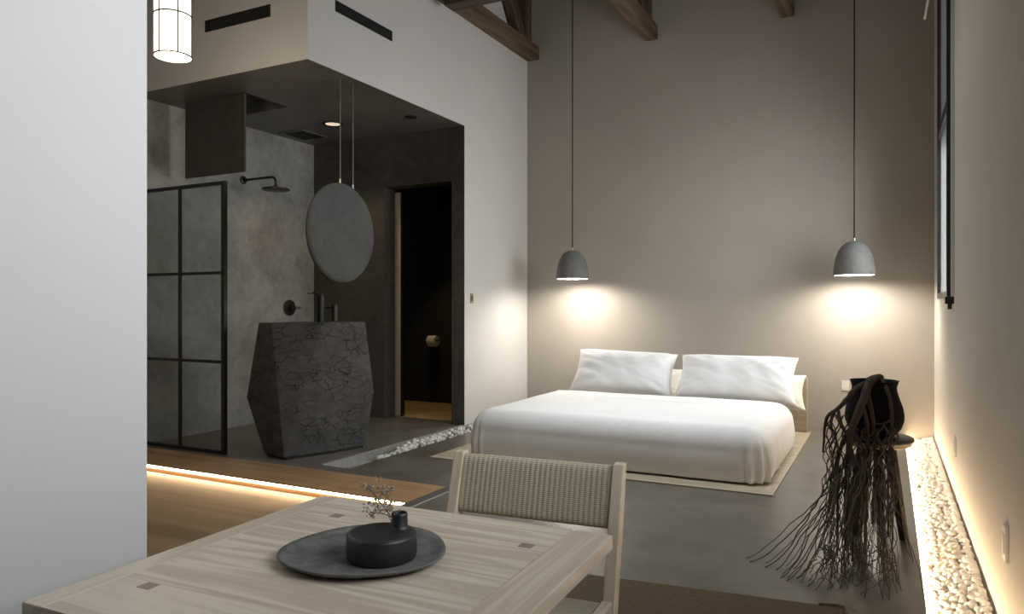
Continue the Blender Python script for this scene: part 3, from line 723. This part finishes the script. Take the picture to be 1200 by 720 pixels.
# ------------------------------------------------------------------ pebbles
random.seed(11)
protos = []
for q in range(8):
    bm = bmesh.new(); bmesh.ops.create_icosphere(bm, subdivisions=2, radius=1)
    sd = Vector((q*7.3, 1.1, 0)); sx, sy, sz = random.uniform(.9, 1.25), random.uniform(.7, .95), random.uniform(.5, .7)
    for v in bm.verts:
        v.co *= 1+.20*noise.noise(v.co*.9+sd); v.co = Vector((v.co.x*sx, v.co.y*sy, v.co.z*sz))
    me = bpy.data.meshes.new('pebble'); bm.to_mesh(me); bm.free(); me.materials.append(M['pebble'])
    for p in me.polygons: p.use_smooth = True
    protos.append(me)
def surf(x): # the heap rises to the wall
    t = (x-XT)/(XR-XT); return -.078+.070*t
cells = []
y = 2.55
while y < YB-.02:
    stepx = .0335
    nx = int((XR-XT-.012)/stepx)
    for i in range(nx+1):
        for lay in (0, 1):
            if lay == 0 and random.random() < .25: continue
            cells.append((XT+.020+i*stepx+random.uniform(-.015, .015), y+random.uniform(-.017, .017), lay))
    y += .031
BV, BF = [], []; vis = 0; PV = [([v.co.copy() for v in me.vertices], [tuple(p.vertices) for p in me.polygons]) for me in protos]
cells.sort(key=lambda c: (c[2] == 0, c[1]))
for x, y, lay in cells:
    s = random.triangular(.0145, .027, .0195)
    x = min(max(x, XT+.008+s), XR-s*1.32)
    z = surf(x)+(.003 if lay else -.016)+random.uniform(-.004, .005)
    mt = Matrix.Translation((x, y, z)) @ Matrix.Rotation(random.uniform(0, 6.28), 4, 'Z') @ Matrix.Rotation(random.uniform(-.5, .5), 4, 'X') @ Matrix.Rotation(random.uniform(-.5, .5), 4, 'Y') @ Matrix.Scale(s, 4)
    if lay == 1 and y > 2.72 and vis < 300:
        o = bpy.data.objects.new('pebble', random.choice(protos)); COL.objects.link(o); o.matrix_world = mt
        tag(o, 'smooth white pebble at the near end of the lit trench along the right wall', 'pebble', 'white pebbles in the lit trench'); vis += 1
    else:
        pv, pf = random.choice(PV); n0 = len(BV)
        BV.extend([mt @ c for c in pv]); BF.extend([tuple(i+n0 for i in f) for f in pf])
me = bpy.data.meshes.new('pebble_bed'); me.from_pydata([tuple(c) for c in BV], [], BF); me.materials.append(M['pebble'])
me.polygons.foreach_set('use_smooth', [True]*len(me.polygons)); me.update()
o = bpy.data.objects.new('pebble_bed', me); COL.objects.link(o); tag(o, 'bed of smooth white pebbles filling the lit trench towards the back wall', 'pebbles', None, 'stuff')
# gravel channel by the bathroom
gp = []
for q in range(5):
    bm = bmesh.new(); bmesh.ops.create_icosphere(bm, subdivisions=1, radius=1)
    for v in bm.verts: v.co *= 1+.35*noise.noise(v.co*1.3+Vector((q*5, 0, 3))); v.co.z *= .75
    me = bpy.data.meshes.new('gravel_stone'); bm.to_mesh(me); bm.free(); me.materials.append(M['gravel']); gp.append(me)
for i in range(230):
    t = random.random(); y = 4.80+t*1.85; wd = min(1, (y-4.70)/.8+.12)
    x = -3.640-random.random()*.215*wd; s = random.uniform(.016, .027)
    if y < 5.15: x = -3.64-random.random()*.10
    o = bpy.data.objects.new('gravel_stone', random.choice(gp)); COL.objects.link(o)
    o.location = (x, y, -.052+s*.5+random.random()*.026+.014*t); o.scale = (s,)*3; o.rotation_euler = (random.random()*6, random.random()*6, random.random()*6)
    tag(o, 'small white gravel stone in the floor channel beside the bathroom', 'gravel stone', 'white gravel in the floor channel')

# ------------------------------------------------------------------ rug
bm = bxs(((-2.3, -2.2, 0), (0, 0, .012))); bevel(bm, .004)
rg = thing('rug', 'brown woven jute rug under the dining table and chair', 'rug', (-.161, 3.216, .0005), .118)
obj('weave', bm, M['jute'], rg)
bm = bmesh.new(); tube(bm, [(-.09, 0, .010), (-.03, .006, .012), (.004, -.002, .013), (.006, -.05, .010), (.005, -2.15, .010)], .009, 8); obj('edge_binding', bm, M['jute'], rg, True)

# ------------------------------------------------------------------ dining table
TW, TD, TZ = .80, .775, .72
tc = Vector((-.922, 1.122, 0))
tb = thing('dining_table', 'square pale ash dining table in the foreground', 'table', tc, .036)
hw, hd_ = TW/2, TD/2
BW, BR = .055, .095
nb = 5
bs = []
for q in range(nb):
    y0 = -hd_+TD*q/nb; bs.append(((-hw+BW, y0, TZ-.032), (hw-BR, y0+TD/nb, TZ)))
bm = bxs(*bs); obj('tabletop', bm, M['ash_x'], tb)
for a, b in ((-hw, -hw+BW-.0003), (hw-BR+.0003, hw)):
    bm = bxs(((a, -hd_, TZ-.032), (b, hd_, TZ))); bevel(bm, .003, 2); obj('end_board', bm, M['ash_y'], tb)
PL = [(-1.178,.865), (-1.172,1.361), (-.673,1.373), (-.680,.872)]
rot = Matrix.Rotation(-.036, 3, 'Z')
for px, py in PL:
    q = rot @ (Vector((px, py, 0))-tc)
    obj('peg', bx((q.x-.015, q.y-.013, TZ-.01), (q.x+.015, q.y+.013, TZ+.0006)), M['plug'], tb)
    bm = bx((q.x-.028, q.y-.028, .013), (q.x+.028, q.y+.028, TZ-.032), .004); obj('leg', bm, M['ash_z'], tb)
obj('rail', bxs(((-.22, -.262, TZ-.10), (.22, -.238, TZ-.032)), ((-.22, .238, TZ-.10), (.22, .262, TZ-.032))), M['ash_x'], tb)

# plate, vase, sprigs on the table
bm = bmesh.new(); n = 96
def orad(a): return .158*(1+.035*math.cos(2*a-1.0)+.03*math.cos(3*a+.6)+.012*math.cos(5*a))
rings = []
for f, z in ((0, .008), (.35, .008), (.6, .009), (.8, .0095), (.93, .013), (1.0, .0185), (1.006, .016), (.95, .009), (.8, .003), (.62, .0), (0, .0)):
    rings.append([bm.verts.new((orad(2*PI*q/n)*f*math.cos(2*PI*q/n), orad(2*PI*q/n)*f*math.sin(2*PI*q/n), z)) for q in range(n)] if f else [bm.verts.new((0,0,z))])
for a, b in zip(rings, rings[1:]):
    for q in range(n):
        q2 = (q+1) % n
        if len(a) == 1: bm.faces.new((a[0], b[q], b[q2]))
        elif len(b) == 1: bm.faces.new((a[q], b[0], a[q2]))
        else: bm.faces.new((a[q], b[q], b[q2], a[q2]))
pl = obj('serving_plate', bm, M['tray'], None, True, (-.930, 1.165, TZ+.0005)); tag(pl, 'grey uneven stone serving plate on the dining table', 'plate')
vz = thing('bud_vase', 'low round black ceramic bud vase on the grey plate', 'vase', (-.882, 1.155, TZ+.0085))
bm = bmesh.new(); lathe(bm, [(0, 0), (.062, 0), (.067, .004), (.0685, .012), (.0685, .0445), (.0675, .0485), (.065, .0505), (.058, .0515), (0, .052)], 72); obj('body', bm, M['ceramic'], vz, True)
NX, NY = .016, .036
bm = bmesh.new(); lathe(bm, [(.024, .049), (.019, .0525), (.0165, .057), (.0162, .078), (.0155, .082), (.013, .0825), (.0118, .080), (.0118, .055), (0, .054)], 40, (NX, NY, 0)); obj('neck', bm, M['ceramic'], vz, True)
NB = Vector((-.882+NX, 1.155+NY, TZ+.0085))
def sprig(label, tip, bend, seed, extra):
    random.seed(seed)
    t = thing('dried_flower_sprig', label, 'dried flower', NB+Vector((0,0,.055)), 0, None)
    bm = bmesh.new(); fl = bmesh.new()
    main = smooth([(0,0,0), Vector(tip)*.35+Vector(bend), Vector(tip)*.7+Vector(bend)*.7, tip], 6)
    tube(bm, main, [.0012-.0006*i/(len(main)-1) for i in range(len(main))], 5)
    def bud(p, s):
        mt = Matrix.Translation(p) @ Matrix.Rotation(random.uniform(0, 6), 4, 'X') @ Matrix.Rotation(random.uniform(0, 6), 4, 'Y')
        bmesh.ops.create_icosphere(fl, subdivisions=1, radius=s, matrix=mt @ Matrix.Diagonal((1, .7, 1.5, 1)))
    for i in range(5, len(main)):
        if random.random() < extra:
            d = Vector((random.uniform(-1, 1), random.uniform(-.8, .8), random.uniform(.0, 1.0))).normalized()*random.uniform(.012, .026)
            e = main[i]+d; tube(bm, [main[i], main[i]+d*.5+Vector((0,0,.002)), e], .0005, 4)
            for c in range(5): bud(e+Vector((random.gauss(0, .003), random.gauss(0, .003), random.gauss(0, .003))), random.uniform(.0014, .0026))
    for c in range(12): bud(main[-1]+Vector((random.gauss(0, .005), random.gauss(0, .004), random.gauss(0, .004))), random.uniform(.0014, .0027))
    obj('stem', bm, M['stem'], t, True); f = obj('florets', fl, M['floret'], t, True); f['kind'] = 'stuff'
sprig('taller dried flower sprig leaning left from the bud vase', (-.062, -.022, .080), (-.008, 0, .004), 3, .8)
sprig('upright dried flower sprig beside the taller one in the bud vase', (-.030, -.016, .078), (.0, 0, 0), 8, .6)
sprig('short dried flower sprig bending low left out of the bud vase', (-.048, -.026, .026), (.0, 0, .010), 15, .95)

# ------------------------------------------------------------------ chair
ch = thing('dining_chair', 'pale wood dining chair with woven cord back behind the table', 'chair', (-.872, 1.80, 0), .085)
W2_ = .252
def leanY(z): return -.055+.155*max(0, (z-.40))/.40*.72 if z > .40 else -.055+.02*(.40-z)/.4
def post(s):
    bm = bmesh.new(); zs = [.013, .2, .40, .50, .65, .80]; a = s*W2_; wdt = .031
    x0, x1 = (a-wdt, a) if s > 0 else (a, a+wdt)
    rings = []
    for z in zs:
        yc = leanY(z); d0, d1 = .024, .024
        if z > .75: d0, d1 = .018, .018
        if z < .1: d0, d1 = .018, .018
        rings.append([bm.verts.new(p) for p in ((x0, yc-d0, z), (x1, yc-d0, z), (x1, yc+d1, z), (x0, yc+d1, z))])
    for r0, r1 in zip(rings, rings[1:]):
        for q in range(4): bm.faces.new((r0[q], r0[(q+1)%4], r1[(q+1)%4], r1[q]))
    bm.faces.new(rings[0][::-1]); bm.faces.new(rings[-1]); bevel(bm, .004, 2, .9)
    return bm
for s in (-1, 1):
    obj('back_post', post(s), M['ash_z'], ch)
    x0, x1 = (s*W2_-.03, s*W2_) if s > 0 else (s*W2_, s*W2_+.03)
    obj('leg', bx((x0, -.475, .013), (x1, -.435, .475), .004), M['ash_z'], ch)
    obj('side_rail', bx((x0+.002, -.435, .435), (x1-.002, -.078, .480), .004), M['ash_y'], ch)
    obj('stretcher', bx((x0+.006, -.435, .20), (x1-.006, -.06, .228), .003), M['ash_y'], ch)
obj('front_rail', bx((-W2_+.03, -.47, .435), (W2_-.03, -.44, .478), .003), M['ash_x'], ch)
obj('rear_rail', bx((-W2_+.031, -.07, .42), (W2_-.031, -.042, .452), .003), M['ash_x'], ch)
# woven back: ribbed panel following the lean
bm = bmesh.new(); nx, nz = 210, 24; zb, zt = .636, .793
front = []; back = []
for j in range(nz+1):
    z = zb+(zt-zb)*j/nz; e = 1-abs(2*j/nz-1)**8
    rf, rb = [], []
    for i in range(nx+1):
        x = -W2_+.031+(2*W2_-.062)*i/nx
        th = .013*math.sqrt(max(.05, e))+.0017*abs(math.sin(PI*30*i/nx))
        rf.append(bm.verts.new((x, leanY(z)-th, z))); rb.append(bm.verts.new((x, leanY(z)+th, z)))
    front.append(rf); back.append(rb)
for j in range(nz):
    for i in range(nx):
        bm.faces.new((front[j][i], front[j][i+1], front[j+1][i+1], front[j+1][i])); bm.faces.new((back[j][i], back[j+1][i], back[j+1][i+1], back[j][i+1]))
for i in range(nx):
    bm.faces.new((front[0][i], back[0][i], back[0][i+1], front[0][i+1])); bm.faces.new((front[nz][i], front[nz][i+1], back[nz][i+1], back[nz][i]))
for j in range(nz):
    bm.faces.new((front[j][0], front[j+1][0], back[j+1][0], back[j][0])); bm.faces.new((front[j][nx], back[j][nx], back[j+1][nx], front[j+1][nx]))
obj('backrest', bm, M['cord'], ch, True)
bm = bx((-W2_+.0305, -.439, .447), (W2_-.0305, -.072, .472), .008, 3); obj('seat', bm, M['cord_seat'], ch)
